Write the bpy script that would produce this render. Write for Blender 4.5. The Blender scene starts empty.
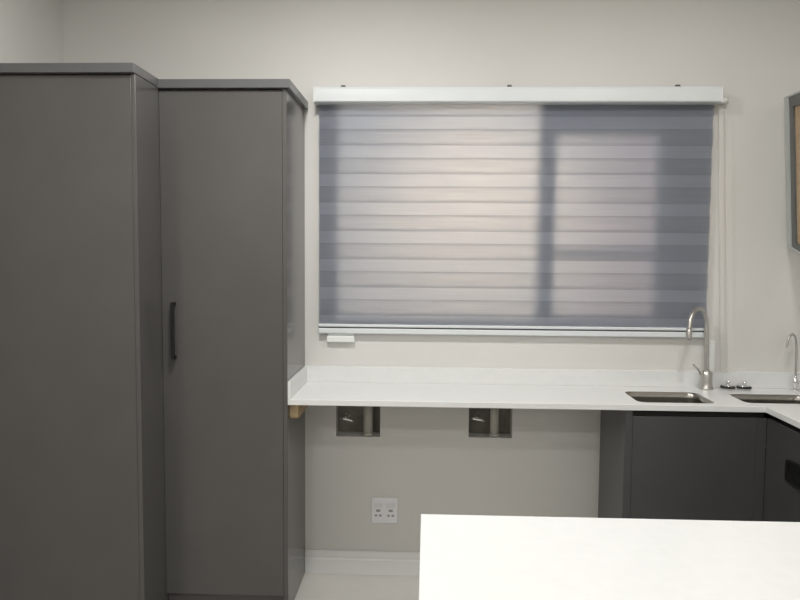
import bpy, bmesh, math, random
from mathutils import Vector, Matrix
random.seed(3)
S = bpy.context.scene
COL = S.collection
PI = math.pi

# ------------------------------------------------------------------ materials
def mat(name, col, rough=.5, metal=0.0, noise=0.0, nscale=8.0, bump=0.0, bscale=60.0, spec=.5, coat=0.0):
    m = bpy.data.materials.new(name); m.use_nodes = True
    nt = m.node_tree; b = nt.nodes['Principled BSDF']
    b.inputs['Base Color'].default_value = (*col, 1)
    b.inputs['Roughness'].default_value = rough
    b.inputs['Metallic'].default_value = metal
    b.inputs['Specular IOR Level'].default_value = spec
    b.inputs['Coat Weight'].default_value = coat
    tc = nt.nodes.new('ShaderNodeTexCoord')
    if noise:
        n = nt.nodes.new('ShaderNodeTexNoise'); n.inputs['Scale'].default_value = nscale; n.inputs['Detail'].default_value = 4
        nt.links.new(tc.outputs['Object'], n.inputs['Vector'])
        r = nt.nodes.new('ShaderNodeValToRGB')
        r.color_ramp.elements[0].position = .35; r.color_ramp.elements[1].position = .65
        r.color_ramp.elements[0].color = (*[c*(1-noise) for c in col], 1)
        r.color_ramp.elements[1].color = (*[min(1, c*(1+noise)) for c in col], 1)
        nt.links.new(n.outputs['Fac'], r.inputs['Fac']); nt.links.new(r.outputs['Color'], b.inputs['Base Color'])
    if bump:
        n2 = nt.nodes.new('ShaderNodeTexNoise'); n2.inputs['Scale'].default_value = bscale; n2.inputs['Detail'].default_value = 3
        nt.links.new(tc.outputs['Object'], n2.inputs['Vector'])
        bp = nt.nodes.new('ShaderNodeBump'); bp.inputs['Strength'].default_value = bump; bp.inputs['Distance'].default_value = .002
        nt.links.new(n2.outputs['Fac'], bp.inputs['Height']); nt.links.new(bp.outputs['Normal'], b.inputs['Normal'])
    return m

M_WALL = mat('wall_paint', (.665, .652, .625), .6, noise=.012, nscale=2, bump=.10, bscale=90)
M_CEIL = mat('ceiling_paint', (.8, .8, .78), .8, noise=.01, nscale=2)
M_TRIM = mat('white_trim', (.80, .80, .79), .4, noise=.01)
M_GREY = mat('grey_board', (.088, .085, .081), .18, noise=.03, nscale=5, bump=.03, bscale=240, spec=.45)
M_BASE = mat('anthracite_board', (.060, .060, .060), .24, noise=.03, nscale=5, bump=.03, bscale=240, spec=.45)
M_EDGE = mat('grey_edging', (.108, .108, .110), .25, noise=.02, spec=.5)
M_QUARTZ = mat('white_quartz', (.735, .74, .735), .26, noise=.012, nscale=30, spec=.45)
M_STEEL = mat('brushed_steel', (.56, .545, .52), .3, metal=1, noise=.05, nscale=40)
M_SINK = mat('sink_steel', (.33, .315, .29), .3, metal=1, noise=.06, nscale=25)
M_CHROME = mat('chrome', (.82, .82, .83), .1, metal=1, noise=.02)
M_BLACK = mat('black_metal', (.005, .005, .005), .45, noise=.1)
M_RUBBER = mat('black_rubber', (.012, .012, .012), .5, noise=.1)
M_SHADOWGAP = mat('black_channel', (.008, .008, .008), .6, noise=.1)
M_PLAST = mat('white_plastic', (.80, .82, .80), .3, noise=.01)
M_PLASTC = mat('cool_white_aluminium', (.69, .72, .73), .33, noise=.01)
M_RAILGAP = mat('dark_seam', (.06, .065, .07), .6, noise=.05)
M_SOCK = mat('socket_plastic', (.80, .80, .83), .3, noise=.01)
M_SOCKD = mat('socket_slot', (.30, .29, .29), .5, noise=.05)
M_SOCKM = mat('socket_rocker', (.72, .72, .73), .35, noise=.02)
M_WOOD = mat('pale_pine', (.46, .34, .20), .6, noise=.16, nscale=26)
M_PIPE = mat('grey_pvc', (.50, .48, .43), .45, noise=.02)
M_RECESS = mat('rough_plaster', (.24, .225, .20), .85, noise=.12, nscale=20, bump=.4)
M_FRAMEL = mat('pale_aluminium', (.50, .53, .52), .42, noise=.03)
M_FRAMED = mat('dark_grey_frame', (.105, .108, .102), .5, noise=.04)
M_WINF = mat('window_aluminium', (.80, .81, .82), .45, noise=.03)
M_BEAD = mat('chain_bead', (.72, .71, .66), .35, noise=.02)
M_TAN = mat('tan_cork', (.52, .37, .23), .8, noise=.14, nscale=60, bump=.3)
M_LAMPH = mat('lamp_housing', (.85, .85, .85), .4, noise=.01)

def fabric(name, col, transp, rough=.9, transl=.25):
    m = bpy.data.materials.new(name); m.use_nodes = True
    nt = m.node_tree; nt.nodes.clear()
    out = nt.nodes.new('ShaderNodeOutputMaterial')
    d = nt.nodes.new('ShaderNodeBsdfDiffuse'); d.inputs['Color'].default_value = (*col, 1)
    tl = nt.nodes.new('ShaderNodeBsdfTranslucent'); tl.inputs['Color'].default_value = (*[min(1, c*1.7) for c in col], 1)
    tr = nt.nodes.new('ShaderNodeBsdfRefraction'); tr.inputs['IOR'].default_value = 1.22; tr.inputs['Roughness'].default_value = .9
    mx = nt.nodes.new('ShaderNodeMixShader'); mx.inputs['Fac'].default_value = transl
    nt.links.new(d.outputs[0], mx.inputs[1]); nt.links.new(tl.outputs[0], mx.inputs[2])
    mx2 = nt.nodes.new('ShaderNodeMixShader')
    # woven threads: the openness varies a little along the weave
    tc = nt.nodes.new('ShaderNodeTexCoord'); mp = nt.nodes.new('ShaderNodeMapping')
    mp.inputs['Scale'].default_value = (3, 3, 260)
    n = nt.nodes.new('ShaderNodeTexNoise'); n.inputs['Scale'].default_value = 1.0; n.inputs['Detail'].default_value = 2
    mr = nt.nodes.new('ShaderNodeMapRange')
    mr.inputs['From Min'].default_value = .3; mr.inputs['From Max'].default_value = .7
    mr.inputs['To Min'].default_value = transp*.9; mr.inputs['To Max'].default_value = min(1, transp*1.1)
    nt.links.new(tc.outputs['Object'], mp.inputs['Vector']); nt.links.new(mp.outputs['Vector'], n.inputs['Vector'])
    nt.links.new(n.outputs['Fac'], mr.inputs['Value']); nt.links.new(mr.outputs['Result'], mx2.inputs['Fac'])
    nt.links.new(mx.outputs[0], mx2.inputs[1]); nt.links.new(tr.outputs[0], mx2.inputs[2])
    nt.links.new(mx2.outputs[0], out.inputs['Surface'])
    return m
M_SOLID = fabric('blind_solid_band', (.24, .263, .315), .45, transl=.16)
M_SHEER = fabric('blind_sheer_band', (.475, .515, .61), .67, transl=.18)

def glass(name):
    m = bpy.data.materials.new(name); m.use_nodes = True
    nt = m.node_tree; nt.nodes.clear()
    out = nt.nodes.new('ShaderNodeOutputMaterial')
    g = nt.nodes.new('ShaderNodeBsdfGlossy'); g.inputs['Roughness'].default_value = .05
    t = nt.nodes.new('ShaderNodeBsdfTransparent'); t.inputs['Color'].default_value = (.93, .96, .96, 1)
    f = nt.nodes.new('ShaderNodeFresnel'); f.inputs['IOR'].default_value = 1.45
    mx = nt.nodes.new('ShaderNodeMixShader')
    nt.links.new(f.outputs[0], mx.inputs['Fac']); nt.links.new(t.outputs[0], mx.inputs[1]); nt.links.new(g.outputs[0], mx.inputs[2])
    nt.links.new(mx.outputs[0], out.inputs['Surface'])
    return m
M_GLASS = glass('window_glass')

def floor_mat():
    m = mat('floor_tile', (.62, .60, .56), .16, spec=.5)
    nt = m.node_tree; b = nt.nodes['Principled BSDF']
    tc = nt.nodes.new('ShaderNodeTexCoord')
    br = nt.nodes.new('ShaderNodeTexBrick'); br.offset = 0.0
    br.inputs['Scale'].default_value = 1.0; br.inputs['Brick Width'].default_value = .6; br.inputs['Row Height'].default_value = .6
    br.inputs['Mortar Size'].default_value = .003
    br.inputs['Color1'].default_value = (.63, .61, .57, 1); br.inputs['Color2'].default_value = (.60, .585, .55, 1)
    br.inputs['Mortar'].default_value = (.42, .40, .37, 1)
    n = nt.nodes.new('ShaderNodeTexNoise'); n.inputs['Scale'].default_value = 5; n.inputs['Detail'].default_value = 6
    mx = nt.nodes.new('ShaderNodeMixRGB'); mx.blend_type = 'MULTIPLY'; mx.inputs['Fac'].default_value = .14
    nt.links.new(tc.outputs['Object'], br.inputs['Vector']); nt.links.new(tc.outputs['Object'], n.inputs['Vector'])
    nt.links.new(br.outputs['Color'], mx.inputs['Color1']); nt.links.new(n.outputs['Fac'], mx.inputs['Color2'])
    nt.links.new(mx.outputs['Color'], b.inputs['Base Color'])
    return m
M_FLOOR = floor_mat()

def brick_mat():
    m = mat('outside_brick', (.6, .5, .42), .85)
    nt = m.node_tree; b = nt.nodes['Principled BSDF']
    tc = nt.nodes.new('ShaderNodeTexCoord'); mp = nt.nodes.new('ShaderNodeMapping')
    mp.inputs['Rotation'].default_value = (PI/2, 0, 0)
    br = nt.nodes.new('ShaderNodeTexBrick')
    br.inputs['Scale'].default_value = 1.0; br.inputs['Brick Width'].default_value = .46; br.inputs['Row Height'].default_value = .16
    br.inputs['Mortar Size'].default_value = .014; br.inputs['Mortar Smooth'].default_value = .6
    br.inputs['Color1'].default_value = (.66, .43, .36, 1); br.inputs['Color2'].default_value = (.64, .46, .39, 1)
    br.inputs['Mortar'].default_value = (.60, .49, .43, 1)
    nt.links.new(tc.outputs['Object'], mp.inputs['Vector']); nt.links.new(mp.outputs['Vector'], br.inputs['Vector'])
    nt.links.new(br.outputs['Color'], b.inputs['Base Color'])
    return m
M_BRICK = brick_mat()
M_YARDWALL = mat('outside_plaster', (.72, .63, .55), .85, noise=.03, nscale=6, bump=.3)

def emit_mat(name, col, strength):
    m = bpy.data.materials.new(name); m.use_nodes = True
    b = m.node_tree.nodes['Principled BSDF']
    b.inputs['Base Color'].default_value = (.9, .9, .9, 1)
    b.inputs['Emission Color'].default_value = (*col, 1); b.inputs['Emission Strength'].default_value = strength
    return m
M_DIFF = emit_mat('lamp_diffuser', (1, .97, .92), 6)
M_BULB = emit_mat('added_lamp_glass', (1, .9, .72), 10)

# ------------------------------------------------------------------ mesh helpers
def obj(name, bm, m, parent=None, bevel=0.0, smooth=False, seg=2):
    bmesh.ops.remove_doubles(bm, verts=bm.verts, dist=1e-6)
    bmesh.ops.recalc_face_normals(bm, faces=bm.faces)
    me = bpy.data.meshes.new(name); bm.to_mesh(me); bm.free()
    for x in (m if isinstance(m, (list, tuple)) else [m]): me.materials.append(x)
    o = bpy.data.objects.new(name, me); COL.objects.link(o)
    if parent: o.parent = parent
    if smooth:
        for p in me.polygons: p.use_smooth = True
    if bevel:
        b = o.modifiers.new('bevel', 'BEVEL'); b.width = bevel; b.segments = seg; b.limit_method = 'ANGLE'; b.angle_limit = math.radians(40)
    return o
def empty(name, loc, label=None, cat=None, group=None):
    o = bpy.data.objects.new(name, None); COL.objects.link(o); o.location = loc; o.empty_display_size = .05
    tag(o, label, cat, group); return o
def tag(o, label=None, cat=None, group=None, kind=None):
    if label: o['label'] = label
    if cat: o['category'] = cat
    if group: o['group'] = group
    if kind: o['kind'] = kind
    return o
def box(bm, x0, x1, y0, y1, z0, z1, mi=0):
    vs = [bm.verts.new((x, y, z)) for x in (x0, x1) for y in (y0, y1) for z in (z0, z1)]
    for f in ((0,1,3,2),(4,6,7,5),(0,4,5,1),(2,3,7,6),(0,2,6,4),(1,5,7,3)):
        fc = bm.faces.new([vs[i] for i in f]); fc.material_index = mi
def bx(*a):
    bm = bmesh.new(); box(bm, *a); return bm
def tube(bm, pts, rad, n=14, cap=True, mi=0):
    pts = [Vector(p) for p in pts]
    rs = rad if isinstance(rad, (list, tuple)) else [rad]*len(pts)
    up = None; rings = []
    for i, p in enumerate(pts):
        t = (pts[min(i+1, len(pts)-1)] - pts[max(i-1, 0)]).normalized()
        if up is None:
            up = Vector((0, 0, 1)) if abs(t.z) < .9 else Vector((0, 1, 0))
        a = (up - t*up.dot(t)).normalized(); b = t.cross(a); up = a
        rings.append([bm.verts.new(p + (a*math.cos(2*PI*k/n) + b*math.sin(2*PI*k/n))*rs[i]) for k in range(n)])
    for r0, r1 in zip(rings, rings[1:]):
        for k in range(n):
            f = bm.faces.new((r0[k], r0[(k+1) % n], r1[(k+1) % n], r1[k])); f.material_index = mi; f.smooth = True
    if cap:
        for r in (rings[0], rings[-1]): 
            f = bm.faces.new(r); f.material_index = mi
def lathe(bm, prof, c=(0, 0, 0), n=28, mi=0):
    rings = []
    for r, z in prof:
        if r < 1e-6: rings.append([bm.verts.new((c[0], c[1], c[2]+z))])
        else: rings.append([bm.verts.new((c[0]+r*math.cos(2*PI*k/n), c[1]+r*math.sin(2*PI*k/n), c[2]+z)) for k in range(n)])
    for r0, r1 in zip(rings, rings[1:]):
        for k in range(n):
            k2 = (k+1) % n
            if len(r0) == 1 and len(r1) == 1: continue
            if len(r0) == 1: f = bm.faces.new((r0[0], r1[k2], r1[k]))
            elif len(r1) == 1: f = bm.faces.new((r0[k], r0[k2], r1[0]))
            else: f = bm.faces.new((r0[k], r0[k2], r1[k2], r1[k]))
            f.material_index = mi; f.smooth = True
def bez(ctrl, n=24):
    # Catmull-Rom through the control points
    P = [Vector(c) for c in ctrl]; P = [P[0]*2-P[1]] + P + [P[-1]*2-P[-2]]; out = []
    for i in range(1, len(P)-2):
        for k in range(n):
            t = k/n; a, b, c, d = P[i-1], P[i], P[i+1], P[i+2]
            out.append(.5*((2*b)+(c-a)*t+(2*a-5*b+4*c-d)*t*t+(3*b-a-3*c+d)*t**3))
    out.append(P[-2]); return out
def rrect(x0, x1, y0, y1, r, n=6):
    out = []
    for cx, cy, a0 in ((x1-r, y1-r, 0), (x0+r, y1-r, PI/2), (x0+r, y0+r, PI), (x1-r, y0+r, 1.5*PI)):
        for k in range(n+1):
            a = a0 + PI/2*k/n; out.append((cx+r*math.cos(a), cy+r*math.sin(a)))
    return out
def plate(loops, to3, ext):
    """flat sheet with holes: first loop is the outline, the others are cut out; then thickened by ext"""
    bm = bmesh.new(); es = []
    for lp in loops:
        vs = [bm.verts.new(to3(*p)) for p in lp]
        es += [bm.edges.new((vs[i], vs[(i+1) % len(vs)])) for i in range(len(vs))]
    bmesh.ops.triangle_fill(bm, use_beauty=True, use_dissolve=False, edges=es)
    fs = list(bm.faces)
    r = bmesh.ops.extrude_face_region(bm, geom=fs)
    bmesh.ops.translate(bm, vec=ext, verts=[v for v in r['geom'] if isinstance(v, bmesh.types.BMVert)])
    return bm
def rc(x0, x1, y0, y1): return [(x0, y0), (x1, y0), (x1, y1), (x0, y1)]

# ------------------------------------------------------------------ room dimensions
XL, XR, YF, ZC = -1.6493, 1.75, -5.0, 2.75
CUPX = -.557                      # right face of the cupboard beside the worktop
D = .411                          # depth of worktop and of that cupboard
WX0, WX1, WZ0, WZ1 = -.44, 1.065, 1.165, 2.19
N1 = (-.414, -.211, .645, .80); N2 = (.194, .391, .650, .80)

# back wall with a window opening and two pipe niches
bm = plate([rc(XL-.15, XR+.15, 0, ZC), rc(WX0, WX1, WZ0, WZ1), rc(N1[0], N1[1], N1[2], N1[3]), rc(N2[0], N2[1], N2[2], N2[3])],
           lambda a, b: (a, 0, b), (0, .16, 0))
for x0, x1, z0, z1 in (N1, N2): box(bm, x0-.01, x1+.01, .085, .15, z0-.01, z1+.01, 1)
tag(obj('wall_back', bm, [M_WALL, M_RECESS]), kind='structure')
tag(obj('wall_left', bx(XL-.15, XL, YF, -.0005, 0, ZC), M_WALL), kind='structure')
tag(obj('wall_right', bx(XR, XR+.15, YF, -.0005, 0, ZC), M_WALL), kind='structure')
tag(obj('wall_front', bx(XL-.15, XR+.15, YF-.15, YF-.0005, 0, ZC), M_WALL), kind='structure')
tag(obj('floor', bx(XL-.15, XR+.15, YF-.15, .16, -.1, 0), M_FLOOR), kind='structure')
tag(obj('ceiling', bx(XL-.15, XR+.15, YF-.15, .16, ZC, ZC+.1), M_CEIL), kind='structure')

# skirting along the back wall between the cupboard and the sink unit
bm = bmesh.new()
prof = [(0, 0), (-.016, 0), (-.016, .068), (-.0125, .074), (-.0125, .079), (-.015, .083), (-.013, .098), (-.006, .107), (0, .107)]
a = [bm.verts.new((CUPX+.001, y, z)) for y, z in prof]; b = [bm.verts.new((.785, y, z)) for y, z in prof]
for i in range(len(prof)): bm.faces.new((a[i], a[(i+1) % len(prof)], b[(i+1) % len(prof)], b[i]))
bm.faces.new(a); bm.faces.new(b)
tag(obj('baseboard_back', bm, M_TRIM), kind='structure')

# window in the opening
def framebars(x0, x1, z0, z1, w, y0, y1):
    bm = bmesh.new()
    box(bm, x0, x0+w, y0, y1, z0, z1); box(bm, x1-w, x1, y0, y1, z0, z1)
    box(bm, x0+w, x1-w, y0, y1, z0, z0+w); box(bm, x0+w, x1-w, y0, y1, z1-w, z1)
    return bm
win = empty('window_1', (0, 0, 0)); tag(win, kind='structure')
bm = framebars(WX0, WX1, WZ0, WZ1, .03, .08, .13)
box(bm, .495, .555, .08, .13, WZ0+.03, WZ1-.03)
obj('window_frame', bm, M_WINF, win, bevel=.003)
sash = obj('window_sash', framebars(.556, WX1-.031, WZ0+.031, WZ1-.031, .012, .085, .125), M_WINF, win, bevel=.003)
bm = bmesh.new(); box(bm, .568, WX1-.043, .09, .12, 2.02, WZ1-.043); box(bm, .568, WX1-.043, .09, .12, 1.478, 1.512)
obj('sash_rail', bm, M_WINF, win, bevel=.003)
obj('pane', bx(WX0+.03, .495, .100, .105, WZ0+.03, WZ1-.03), M_GLASS, win)
obj('pane', bx(.568, WX1-.043, .100, .105, WZ0+.043, 1.478), M_GLASS, win)
obj('pane', bx(.568, WX1-.043, .100, .105, 1.512, 2.02), M_GLASS, win)

# outside: paving, the yard wall, and an added lamp that lights it
tag(obj('ground_outside', bx(-3, 4, .16, 3.0, -.1, 0), M_FRAMED), kind='structure')
bm = bx(-3, 1.02, 1.6, 1.75, 0, 3.4); 
tag(obj('wall_outside', bm, M_YARDWALL), kind='structure')
tag(obj('wall_outside_brick', bx(1.02, 4, 1.6, 1.75, 0, 3.4), M_BRICK), kind='structure')

# ------------------------------------------------------------------ zebra blind
bl = empty('roller_blind', (0.37, 0, 2.14), 'grey striped day-and-night roller blind with white headbox over the window', 'blind')
def under(o, p):  # keep world coordinates
    o.parent = p; o.matrix_parent_inverse = Matrix.Translation(p.location).inverted(); return o
BX0, BX1 = -.499, 1.241
bm = bmesh.new()
pr = [(-.003, 2.141), (-.078, 2.141), (-.084, 2.146), (-.085, 2.176), (-.085, 2.196), (-.079, 2.206), (-.003, 2.206)]
a = [bm.verts.new((BX0, y, z)) for y, z in pr]; b = [bm.verts.new((BX1, y, z)) for y, z in pr]
for i in range(len(pr)): bm.faces.new((a[i], a[(i+1) % len(pr)], b[(i+1) % len(pr)], b[i]))
bm.faces.new(a); bm.faces.new(b)
under(obj('headbox', bm, M_PLASTC), bl)
for x0, x1 in ((BX0-.006, BX0-.0002), (BX1+.0002, BX1+.006)):
    under(obj('end_cap', bx(x0, x1, -.086, -.003, 2.139, 2.208), M_PLAST, bevel=.002), bl)
for x in (-.376, .345, 1.063):
    bm = bx(x-.012, x+.012, -.072, -.0005, 2.2062, 2.2095); box(bm, x-.009, x+.009, -.070, -.052, 2.2095, 2.217)
    under(obj('bracket', bm, M_FRAMED, bevel=.001), bl)
FX0, FX1, ZT, ZB = -.490, 1.2355, 2.150, 1.166
P, HS = .126, .073
def band_mesh(z0s, y, hs):
    """strip of solid and sheer bands between ZB and ZT; solid bands are a touch wider than sheer ones"""
    bm = bmesh.new(); cuts = sorted(set([ZB, ZT] + [z for s in z0s for z in (s, s+hs) if ZB < z < ZT]))
    for z0, z1 in zip(cuts, cuts[1:]):
        zm = (z0+z1)/2; solid = any(s < zm < s+hs for s in z0s)
        e = 0 if solid else .006
        n = 8; xs = [FX0+e+(FX1-FX0-2*e)*k/n for k in range(n+1)]
        lo = [bm.verts.new((x, y, z0)) for x in xs]; hi = [bm.verts.new((x, y, z1)) for x in xs]
        for k in range(n):
            f = bm.faces.new((lo[k], lo[k+1], hi[k+1], hi[k])); f.material_index = 0 if solid else 1
    return bm
zf = [1.2075 + P*k for k in range(-1, 9)]
zb = [1.2075 + P*k - .0625 + .001 for k in range(-1, 9)]
under(obj('front_fabric', band_mesh(zf, -.026, HS), [M_SOLID, M_SHEER]), bl)
under(obj('back_fabric', band_mesh(zb, -.015, HS), [M_SOLID, M_SHEER]), bl)
bm = bx(FX0-.001, FX1+.001, -.031, -.008, 1.124, 1.148); 
rail = under(obj('bottom_rail', bm, M_PLASTC, bevel=.004), bl)
under(obj('rail_seam', bx(FX0, FX1, -.027, -.012, 1.148, 1.1545), M_RAILGAP), bl)
under(obj('rail_lip', bx(FX0-.001, FX1+.001, -.030, -.009, 1.1545, 1.167), M_PLASTC, bevel=.003), bl)
bm = bx(-.455, -.328, -.024, -.006, 1.083, 1.112); box(bm, -.452, -.331, -.021, -.010, 1.112, 1.1238)
under(obj('hold_down_clip', bm, M_PLAST, bevel=.004), bl)
# bead chain hanging in two strands from the right end of the headbox
bm = bmesh.new(); pts = []
ztop, zbot = 2.150, .990
nb = 92
for side, (xa, xb) in enumerate(((1.256, 1.306), (1.280, 1.330))):
    for k in range(nb):
        t = k/(nb-1); pts.append(Vector((xa+(xb-xa)*t, -.022 - .012*side, ztop+(zbot-ztop)*t)))
for k in range(1, 6):
    a_ = PI*k/6; pts.append(Vector((1.318-.012*math.cos(a_), -.028, zbot-.012*math.sin(a_))))
for p in pts:
    bmesh.ops.create_icosphere(bm, subdivisions=1, radius=.0030, matrix=Matrix.Translation(p))
for xa, xb, y in ((1.256, 1.306, -.022), (1.280, 1.330, -.034)): tube(bm, [(xa, y, ztop), (xb, y, zbot)], .0009, 6)
under(obj('bead_chain', bm, M_BEAD, smooth=True), bl)
bm = bmesh.new(); tube(bm, [(1.2475, -.028, 2.158), (1.290, -.028, 2.158)], .014, 16)
under(obj('chain_wheel', bm, M_PLAST), bl)

# ------------------------------------------------------------------ tall cupboards
def cupboard(loc, label): return empty('tall_cupboard', loc, label, 'cupboard')
ZTOP = 2.159
# shallow one, next to the worktop
c2 = cupboard((-.81, -.2, 0), 'shallow tall grey cupboard with black bar handle beside the worktop')
bm = bx(-1.0620, -.5745, -D+.02, -.0005, .085, ZTOP-.034); 
under(obj('carcass', bm, M_GREY), c2)
under(obj('side_panel', bx(-.574, CUPX, -D-.0005, -.0005, 0, ZTOP-.034), M_GREY, bevel=.0012), c2)
dr = under(obj('door', bx(-1.0618, -.5748, -D, -D+.0195, .085, ZTOP-.040), M_GREY, bevel=.0015), c2)
bm = bmesh.new()
hz0, hz1, hx = 1.061, 1.287, -1.011
box(bm, hx-.006, hx+.006, -D-.032, -D-.020, hz0, hz1)
box(bm, hx-.006, hx+.006, -D-.020, -D-.0003, hz0, hz0+.012); box(bm, hx-.006, hx+.006, -D-.020, -D-.0003, hz1-.012, hz1)
h = obj('handle', bm, M_BLACK, dr, bevel=.0012); h.matrix_parent_inverse = Matrix.Translation(c2.location).inverted() if False else Matrix()
under(obj('top_panel', bx(-1.0605, CUPX+.016, -D-.018, -.0005, ZTOP-.0335, ZTOP), M_EDGE, bevel=.0015), c2)
under(obj('plinth', bx(-1.0620, -.5745, -D+.045, -D+.030, 0, .0845), M_GREY), c2)
# deep one in the left corner
d1, X1, Z1 = .6347, -1.0626, 2.164
c1 = cupboard((-1.35, -.3, 0), 'deep tall plain grey cupboard in the left corner without a handle')
under(obj('carcass', bx(XL+.0005, X1-.0175, -d1+.02, -.0005, .085, Z1-.034), M_GREY), c1)
under(obj('side_panel', bx(X1-.017, X1, -d1-.0005, -.0005, 0, Z1-.034), M_GREY, bevel=.0025), c1)
under(obj('door', bx(XL+.002, X1-.0173, -d1, -d1+.0195, .085, Z1-.040), M_GREY, bevel=.0015), c1)
under(obj('top_panel', bx(XL+.0005, X1+.0016, -d1-.018, -.0005, Z1-.0335, Z1), M_EDGE, bevel=.0015), c1)
under(obj('plinth', bx(XL+.002, X1-.0175, -d1+.045, -d1+.030, 0, .0845), M_GREY), c1)

# ------------------------------------------------------------------ worktop with upstand, sinks
ZW, TW = .900, .0231
XIN, YE = 1.3277, -1.85
XW0 = CUPX+.0005
S1 = (.850, 1.158, -.362, -.128); S2 = (1.283, 1.600, -.345, -.150)
wt = empty('worktop', (.4, -.2, ZW-TW), 'long white quartz worktop running under the window and along the right wall', 'worktop')
outl = [(XW0, -D), (XIN, -D), (XIN, YE), (XR-.0005, YE), (XR-.0005, -.0005), (XW0, -.0005)]
bm = plate([outl, rrect(*S1, .035), rrect(*S2, .035)], lambda a, b: (a, b, ZW-TW), (0, 0, TW))
under(obj('slab', bm, M_QUARTZ, bevel=.0015), wt)
ZU = .972
bm = bx(XW0, XR-.0005, -.0205, -.0005, ZW+.0002, ZU)
under(obj('upstand', bm, M_QUARTZ, bevel=.001), wt)
under(obj('upstand', bx(XW0, XW0+.012, -D, -.021, ZW+.0002, ZU), M_QUARTZ, bevel=.001), wt)
under(obj('upstand', bx(XR-.0205, XR-.0005, YE, -.021, ZW+.0002, ZU), M_QUARTZ, bevel=.001), wt)

def sink(s, label, dx, dy):
    x0, x1, y0, y1 = s
    e = empty('sink', ((x0+x1)/2, (y0+y1)/2, .70), label, 'sink', 'undermount sinks')
    bm = bmesh.new()
    def ring(o, z, r): return [bm.verts.new((a, b, z)) for a, b in rrect(x0-o, x1+o, y0-o, y1+o, r)]
    zt = ZW-TW-.0006
    rings = [ring(.006, zt, .038), ring(-.0004, zt, .035), ring(-.0004, ZW-.002, .035), ring(-.0014, ZW-.002, .034), ring(-.002, zt-.004, .034), ring(-.004, .735, .034), ring(-.012, .722, .03), ring(-.024, .716, .022)]
    outer = [ring(.006, zt-.0015, .038), ring(.0045, zt-.0015, .037), ring(-.001, .732, .034), ring(-.022, .712, .022)]
    for a, b in list(zip(rings, rings[1:])) + list(zip(outer, outer[1:])) + [(rings[0], outer[0])]:
        for k in range(len(a)):
            f = bm.faces.new((a[k], a[(k+1) % len(a)], b[(k+1) % len(a)], b[k])); f.smooth = True
    bm.faces.new(rings[-1]); bm.faces.new(outer[-1])
    under(obj('basin', bm, M_SINK), e)
    bm = bmesh.new(); lathe(bm, [(0, .0012), (.030, .0012), (.036, .003), (.042, .0025), (.044, .0004)], ((x0+x1)/2, (y0+y1)/2, .7162))
    under(obj('drain', bm, M_CHROME), e)
sink(S1, 'steel undermount sink in front of the tall curved mixer tap', 0, 0)
sink(S2, 'steel undermount sink in the corner, cut off by the right photo edge', 0, 0)

# mixer tap
tp = empty('mixer_tap', (1.232, -.055, ZW), 'tall brushed steel gooseneck mixer tap with side lever behind the left sink', 'tap')
bm = bmesh.new(); lathe(bm, [(0, .0003), (.030, .0003), (.030, .006), (.027, .010), (.0255, .03), (.025, .062), (.022, .076), (.0145, .084), (0, .084)], (1.232, -.055, ZW))
under(obj('body', bm, M_STEEL), tp)
path = bez([(1.231, -.055, .982), (1.229, -.055, 1.06), (1.226, -.055, 1.14), (1.221, -.056, 1.206), (1.203, -.070, 1.243), (1.174, -.095, 1.257), (1.142, -.125, 1.248), (1.121, -.147, 1.214), (1.114, -.155, 1.17)], 8)
bm = bmesh.new(); tube(bm, path, .0098, 16)
under(obj('neck', bm, M_STEEL), tp)
bm = bmesh.new(); tube(bm, [(1.1144, -.1545, 1.176), (1.1135, -.1555, 1.170), (1.112, -.157, 1.135), (1.1118, -.1572, 1.128)], [.0105, .0125, .0125, .0105], 18)
under(obj('spout_end', bm, M_STEEL), tp)
bm = bmesh.new(); tube(bm, [(1.214, -.060, .966), (1.206, -.064, .972)], .011, 14); tube(bm, [(1.206, -.064, .972), (1.164, -.082, 1.012)], [.0052, .0040], 12)
under(obj('lever', bm, M_STEEL), tp)
# slim drinking-water tap
dt = empty('drinking_water_tap', (1.616, -.055, ZW), 'thin chrome swan neck tap at the right edge by the corner sink', 'tap')
bm = bmesh.new(); lathe(bm, [(0, .0003), (.023, .0003), (.022, .004), (.010, .008), (.009, .022), (.012, .026), (.012, .046), (.008, .052), (.006, .066), (0, .066)], (1.616, -.055, ZW))
under(obj('base', bm, M_CHROME), dt)
path = bez([(1.616, -.055, .962), (1.616, -.055, 1.04), (1.615, -.055, 1.09), (1.608, -.058, 1.130), (1.590, -.066, 1.148), (1.570, -.075, 1.132), (1.563, -.078, 1.092)], 8)
bm = bmesh.new(); tube(bm, path, .0048, 12)
under(obj('neck', bm, M_STEEL), dt)
bm = bmesh.new(); tube(bm, [(1.627, -.058, .934), (1.648, -.064, .944)], [.005, .004], 10)
under(obj('lever', bm, M_CHROME), dt)
# two sink plugs
def plug(x, y, label):
    e = empty('sink_plug', (x, y, ZW), label, 'sink plug', 'sink plugs')
    bm = bmesh.new(); lathe(bm, [(0, .0004), (.024, .0004), (.027, .003), (.030, .005), (.030, .0065), (0, .0065)], (0, 0, 0)); obj('stopper', bm, M_CHROME, e)
    bm = bmesh.new(); lathe(bm, [(0, .0067), (.031, .0067), (.032, .012), (.026, .0162), (0, .0162)], (0, 0, 0)); obj('seal', bm, M_RUBBER, e)
    bm = bmesh.new(); lathe(bm, [(.022, .0163), (.021, .0185), (.006, .0185), (.004, .026), (.0085, .031), (.0085, .036), (0, .038)], (0, 0, 0)); obj('knob', bm, M_CHROME, e)
    return e
p1 = plug(1.326, -.056, 'black sink plug with chrome knob, the one nearer the mixer tap')
p2 = p1.copy(); COL.objects.link(p2)
for ch in list(p1.children):
    c = ch.copy(); COL.objects.link(c); c.parent = p2
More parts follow.
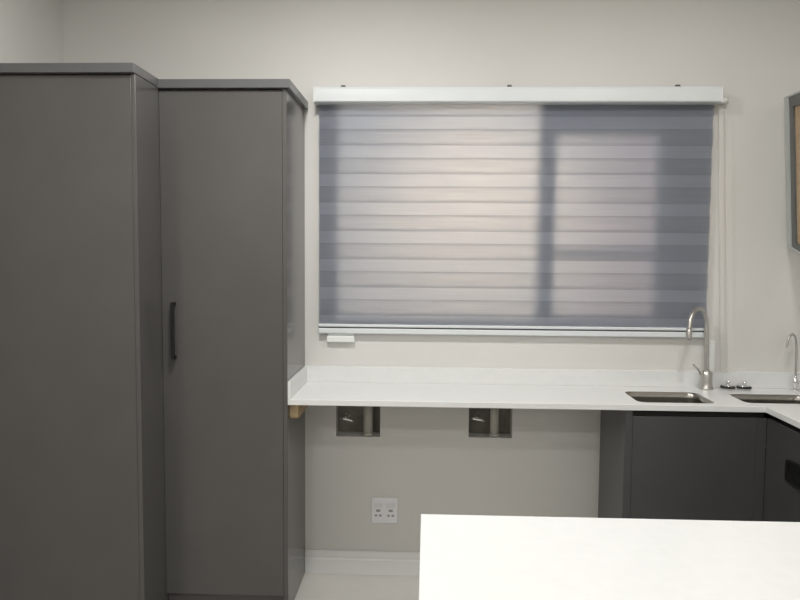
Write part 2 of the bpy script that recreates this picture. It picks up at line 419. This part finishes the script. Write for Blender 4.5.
p2.location = (1.396, -.056, ZW); p2['label'] = 'black sink plug with chrome knob, the one farther from the mixer tap'
# slim white box on the wall behind the tap
wb = empty('wall_box', (1.268, -.0005, 1.04), 'slim upright white plastic box on the wall behind the mixer tap', 'wall box')
under(obj('cover', bx(1.251, 1.275, -.032, -.004, .9735, 1.110), M_PLAST, bevel=.003), wb)
under(obj('back_plate', bx(1.250, 1.276, -.0039, -.0004, .9730, 1.111), M_PLAST), wb)

# ------------------------------------------------------------------ base units
ZK = ZW-TW-.0005
b1 = empty('base_cabinet', (1.05, -.2, 0), 'dark grey base cabinet with plain door under the left sink', 'cabinet')
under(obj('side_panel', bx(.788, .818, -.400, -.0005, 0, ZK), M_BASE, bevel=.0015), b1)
bm = bx(.8185, 1.339, -.376, -.0175, .085, .70); 
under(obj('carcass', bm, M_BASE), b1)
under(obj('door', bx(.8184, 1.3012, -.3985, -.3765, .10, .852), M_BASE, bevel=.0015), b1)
under(obj('grip_channel', bx(.8185, 1.339, -.376, -.3705, .7005, ZK), M_SHADOWGAP), b1)
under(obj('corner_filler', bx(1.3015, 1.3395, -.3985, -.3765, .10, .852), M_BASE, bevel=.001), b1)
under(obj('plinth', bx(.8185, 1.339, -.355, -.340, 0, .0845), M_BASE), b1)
def side_unit(y1, label):
    y0 = y1-.60
    e = empty('base_cabinet', (1.34, y1, 0), label, 'cabinet', 'base cabinets along the right wall')
    def u(o): o.parent = e; return o
    w = XR-.001-1.34
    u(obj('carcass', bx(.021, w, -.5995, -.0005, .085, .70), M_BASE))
    u(obj('grip_channel', bx(.021, .031, -.5995, -.0005, .7005, ZK), M_SHADOWGAP))
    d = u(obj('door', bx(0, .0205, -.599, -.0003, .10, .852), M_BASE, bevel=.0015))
    bm = bx(-.010, -.0002, -.37, -.186, .665, .741)
    bm2 = framebars(-.37, -.186, .665, .741, .008, 0, .006)
    for v in bm2.verts: v.co = Vector((-.0105-v.co.y, v.co.x, v.co.z))
    me = bpy.data.meshes.new('t'); bm2.to_mesh(me); bm2.free(); bm.from_mesh(me); bpy.data.meshes.remove(me)
    obj('handle', bm, M_BLACK, d, bevel=.001)
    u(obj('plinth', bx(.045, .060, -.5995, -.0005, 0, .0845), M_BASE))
    return e
side_unit(-.3987, 'dark grey base cabinet with black pull right of the corner, under the worktop')
s2 = side_unit(-1.0015, 'dark grey base cabinet nearer the camera along the right wall')
# blind corner carcass carrying the worktop
cc = empty('corner_cabinet', (1.55, -.2, 0), 'dark grey corner cabinet carcass behind the fronts under the corner sink', 'cabinet')
under(obj('carcass', bx(1.3612, XR-.001, -.398, -.0005, .0, .70), M_GREY), cc)

# pine batten under the worktop against the cupboard
bm = bmesh.new()
pr = [(-.372, .8765), (-.372, .822), (-.362, .812), (-.03, .812), (-.022, .8765)]
a = [bm.verts.new((CUPX+.0005, y, z)) for y, z in pr]; b = [bm.verts.new((CUPX+.036, y, z)) for y, z in pr]
for i in range(len(pr)): bm.faces.new((a[i], a[(i+1) % len(pr)], b[(i+1) % len(pr)], b[i]))
bm.faces.new(a); bm.faces.new(b)
tag(obj('support_batten', bm, M_WOOD, bevel=.001), 'pale pine batten holding the worktop against the grey cupboard', 'batten')

# ------------------------------------------------------------------ pipes, valves in the niches
def valve(x, z, y, label):
    e = empty('angle_valve', (x, y, z), label, 'valve', 'angle valves in the wall niches')
    bm = bmesh.new(); tube(bm, [(0, .0845-y, 0), (0, 0, 0), (0, -.012, 0)], [.006, .007, .007], 14); tube(bm, [(0, .0846-y, 0), (0, .078-y, 0)], .012, 18)
    tube(bm, [(0, .004, 0), (0, .004, .028)], [.007, .006], 12)
    obj('body', bm, M_SINK, e)  # darker steel puts the niche shade into the body colour
    bm = bmesh.new(); tube(bm, [(-.026, -.020, -.001), (-.010, -.018, -.003), (.014, -.022, -.006), (.034, -.024, -.011)], [.0045, .0065, .0065, .0045], 12); tube(bm, [(0, -.0125, 0), (0, -.019, -.002)], .006, 12)
    obj('lever', bm, M_CHROME, e)
    return e
v1 = valve(-.371, .726, .035, 'chrome angle valve in the wall niche nearer the tall cupboards')
v2 = v1.copy(); COL.objects.link(v2); v2.location = (.234, .035, .736); v2['label'] = 'chrome angle valve in the wall niche above and right of the socket'
for ch in list(v1.children):
    c = ch.copy(); COL.objects.link(c); c.parent = v2
def pipe(x, y, z0, r, label):
    e = empty('waste_pipe', (x, y, z0), label, 'pipe', 'waste pipes in the wall niches')
    bm = bmesh.new(); tube(bm, [(0, 0, .0005), (0, 0, .148)], r, 20); obj('tube', bm, M_PIPE, e)
    bm = bmesh.new(); tube(bm, [(0, 0, .0004), (0, 0, .012)], r+.003, 20); obj('collar', bm, M_PIPE, e)
    return e
pipe(-.269, .034, N1[2], .0225, 'grey upright waste pipe in the wall niche nearer the tall cupboards')
pipe(.314, .034, N2[2], .0205, 'grey upright waste pipe in the wall niche above and right of the socket')

# ------------------------------------------------------------------ wall socket
so = empty('wall_socket', (-.1885, 0, .303), 'white double socket outlet on the wall below the worktop', 'socket')
def u(o): o.parent = so; return o
u(obj('plate', bx(-.0615, .0615, -.010, -.0004, -.0600, .0600), M_SOCK, bevel=.004))
for sx in (-.029, .029):
    bm = bx(sx-.020, sx+.020, -.0125, -.0102, .014, .036)
    u(obj('rocker_switch', bm, M_SOCKM, bevel=.002))
    bm = bmesh.new()
    for dx, dz, w, hgt in ((0, -.000, .0095, .0055), (-.010, -.023, .006, .0045), (.010, -.023, .006, .0045)):
        box(bm, sx+dx-w, sx+dx+w, -.0108, -.0102, dz-hgt, dz+hgt)
    u(obj('pin_slots', bm, [M_SOCKD]))

# ------------------------------------------------------------------ island
IX0, IX1, IY0, IY1 = -.010, .93, -2.60, -1.635
isl = empty('kitchen_island', (.46, -2.1, 0), 'kitchen island with plain white quartz top in the foreground', 'island')
under(obj('island_top', bx(IX0, IX1, IY0, IY1, ZW-.024, ZW), M_QUARTZ, bevel=.0015), isl)
under(obj('body', bx(IX0+.04, IX1-.04, IY0+.04, IY1-.04, .085, ZW-.0245), M_GREY, bevel=.002), isl)
under(obj('plinth', bx(IX0+.08, IX1-.08, IY0+.08, IY1-.08, 0, .0845), M_GREY), isl)

# ------------------------------------------------------------------ framed board on a bracket on the right wall
hd = Vector((.28081642, .95178657, .12346851)); vd = Vector((.1096461, .09598798, -.98932504)); nd = Vector((-.95347778, .29135655, -.07740469))
o0 = Vector((1.504, -.080, 2.160))          # far upper corner; -hd runs towards the room, vd downwards
fb = empty('framed_board', o0, 'grey framed tan board by the right photo edge, only its far strip in view', 'board')
rot = Matrix((( -hd.x, vd.x, nd.x, 0), (-hd.y, vd.y, nd.y, 0), (-hd.z, vd.z, nd.z, 0), (0, 0, 0, 1)))
W_, H_, T_ = .95, .635, .035
def fbar(bm, a0, a1, b0, b1, n0, n1):
    k = len(bm.verts); box(bm, a0, a1, b0, b1, n0, n1)
def fobj(name, bars, m, bev=.002):
    bm = bmesh.new()
    for b_ in bars: box(bm, *b_)
    for v in bm.verts: v.co = (rot @ v.co.to_4d()).to_3d()
    return obj(name, bm, m, fb, bevel=bev)
fobj('outer_frame', [(0, .085, 0, H_, -T_, 0), (W_-.085, W_, 0, H_, -T_, 0), (.085, W_-.085, 0, .008, -T_, 0), (.085, W_-.085, H_-.006, H_, -T_, 0)], M_FRAMEL)
fobj('inner_frame', [(.0855, .165, .0085, H_-.0065, -T_, -.004), (W_-.165, W_-.0855, .0085, H_-.0065, -T_, -.004), (.165, W_-.165, .0085, .050, -T_, -.004), (.165, W_-.165, H_-.030, H_-.0065, -T_, -.004)], M_FRAMED)
fobj('panel', [(.1655, W_-.1655, .0505, H_-.0305, -T_, -.012)], M_TAN, 0)
bm = bmesh.new(); pm = o0 - hd*.6 + vd*.32 - nd*(T_+.0005)
tube(bm, [pm-o0, Vector((XR-.001, pm.y+.05, pm.z))-o0], .014, 14)
obj('wall_arm', bm, M_FRAMED, fb)

# ------------------------------------------------------------------ lights
def ceiling_light(x, y, size, watts, label, col=(1, .985, .955)):
    e = empty('ceiling_light', (x, y, ZC), label, 'ceiling light', 'ceiling lights')
    bm = bmesh.new(); r = size/2
    lathe(bm, [(r+.012, -.0005), (r+.012, -.020), (r+.004, -.024), (r+.001, -.020), (r+.001, -.0005)], n=40); obj('housing', bm, M_LAMPH, e)
    bm = bmesh.new(); lathe(bm, [(0, -.016), (r, -.016), (r, -.013), (0, -.013)], n=40); obj('diffuser', bm, M_DIFF, e)
    L = bpy.data.lights.new('lamp', 'AREA'); L.shape = 'DISK'; L.size = size*.96; L.energy = watts; L.color = col
    lo = bpy.data.objects.new('lamp', L); COL.objects.link(lo); lo.parent = e; lo.location = (0, 0, -.022)
    return e
ceiling_light(.05, -3.15, .22, 13.5, 'round white ceiling light above the camera')
ceiling_light(-.42, -1.25, .22, 25, 'round white ceiling light in front of the window, nearer the cupboards')
ceiling_light(.95, -1.25, .22, 11, 'round white ceiling light in front of the window, above the sinks')
ceiling_light(-.9, -4.3, .22, 18, 'round white ceiling light at the back left of the room')
ceiling_light(1.0, -4.3, .22, 18, 'round white ceiling light at the back right of the room')

# unseen lamp added outside, makes the warm patch behind the blind
ol = empty('added_yard_lamp', (.28, .1602, 2.50), 'unseen round lamp added on the outside of the house wall', 'added lamp')
bm = bmesh.new(); tube(bm, [(0, 0.0, 0), (0, .03, 0)], .10, 28); obj('base', bm, M_WINF, ol)
bm = bmesh.new(); tube(bm, [(0, .0302, 0), (0, .05, 0), (0, .07, 0), (0, .08, 0)], [.09, .085, .06, .02], 28); obj('diffuser', bm, M_BULB, ol)
L = bpy.data.lights.new('lamp', 'SPOT'); L.energy = 250; L.color = (1, .86, .72); L.shadow_soft_size = .08
L.spot_size = math.radians(74); L.spot_blend = 1.0
lo = bpy.data.objects.new('lamp', L); COL.objects.link(lo); lo.parent = ol; lo.location = (0, .12, 0)
lo.rotation_euler = (math.radians(56), 0, 0)

w = bpy.data.worlds.new('world'); S.world = w; w.use_nodes = True
bg = w.node_tree.nodes['Background']; bg.inputs['Color'].default_value = (.62, .72, .88, 1); bg.inputs['Strength'].default_value = 2.3

# ------------------------------------------------------------------ camera
f_px = 715.1674
r_ = Vector((0.99921671, 0.03889677, 0.00728094)); u_ = Vector((-0.00989572, 0.06745992, 0.99767291)); f_ = Vector((-0.03831508, 0.99696349, -0.067792))
cam = bpy.data.cameras.new('camera'); co = bpy.data.objects.new('camera', cam); COL.objects.link(co)
cam.sensor_fit = 'HORIZONTAL'; cam.sensor_width = 36; cam.lens = 36*f_px/800; cam.clip_start = .05
co.matrix_world = Matrix(((r_.x, u_.x, -f_.x, 0), (r_.y, u_.y, -f_.y, -3.2276), (r_.z, u_.z, -f_.z, 1.4959), (0, 0, 0, 1)))
S.camera = co
S.view_settings.view_transform = 'Standard'; S.view_settings.look = 'None'; S.view_settings.gamma = 1
S.view_settings.use_curve_mapping = False; S.view_settings.exposure = 0.0
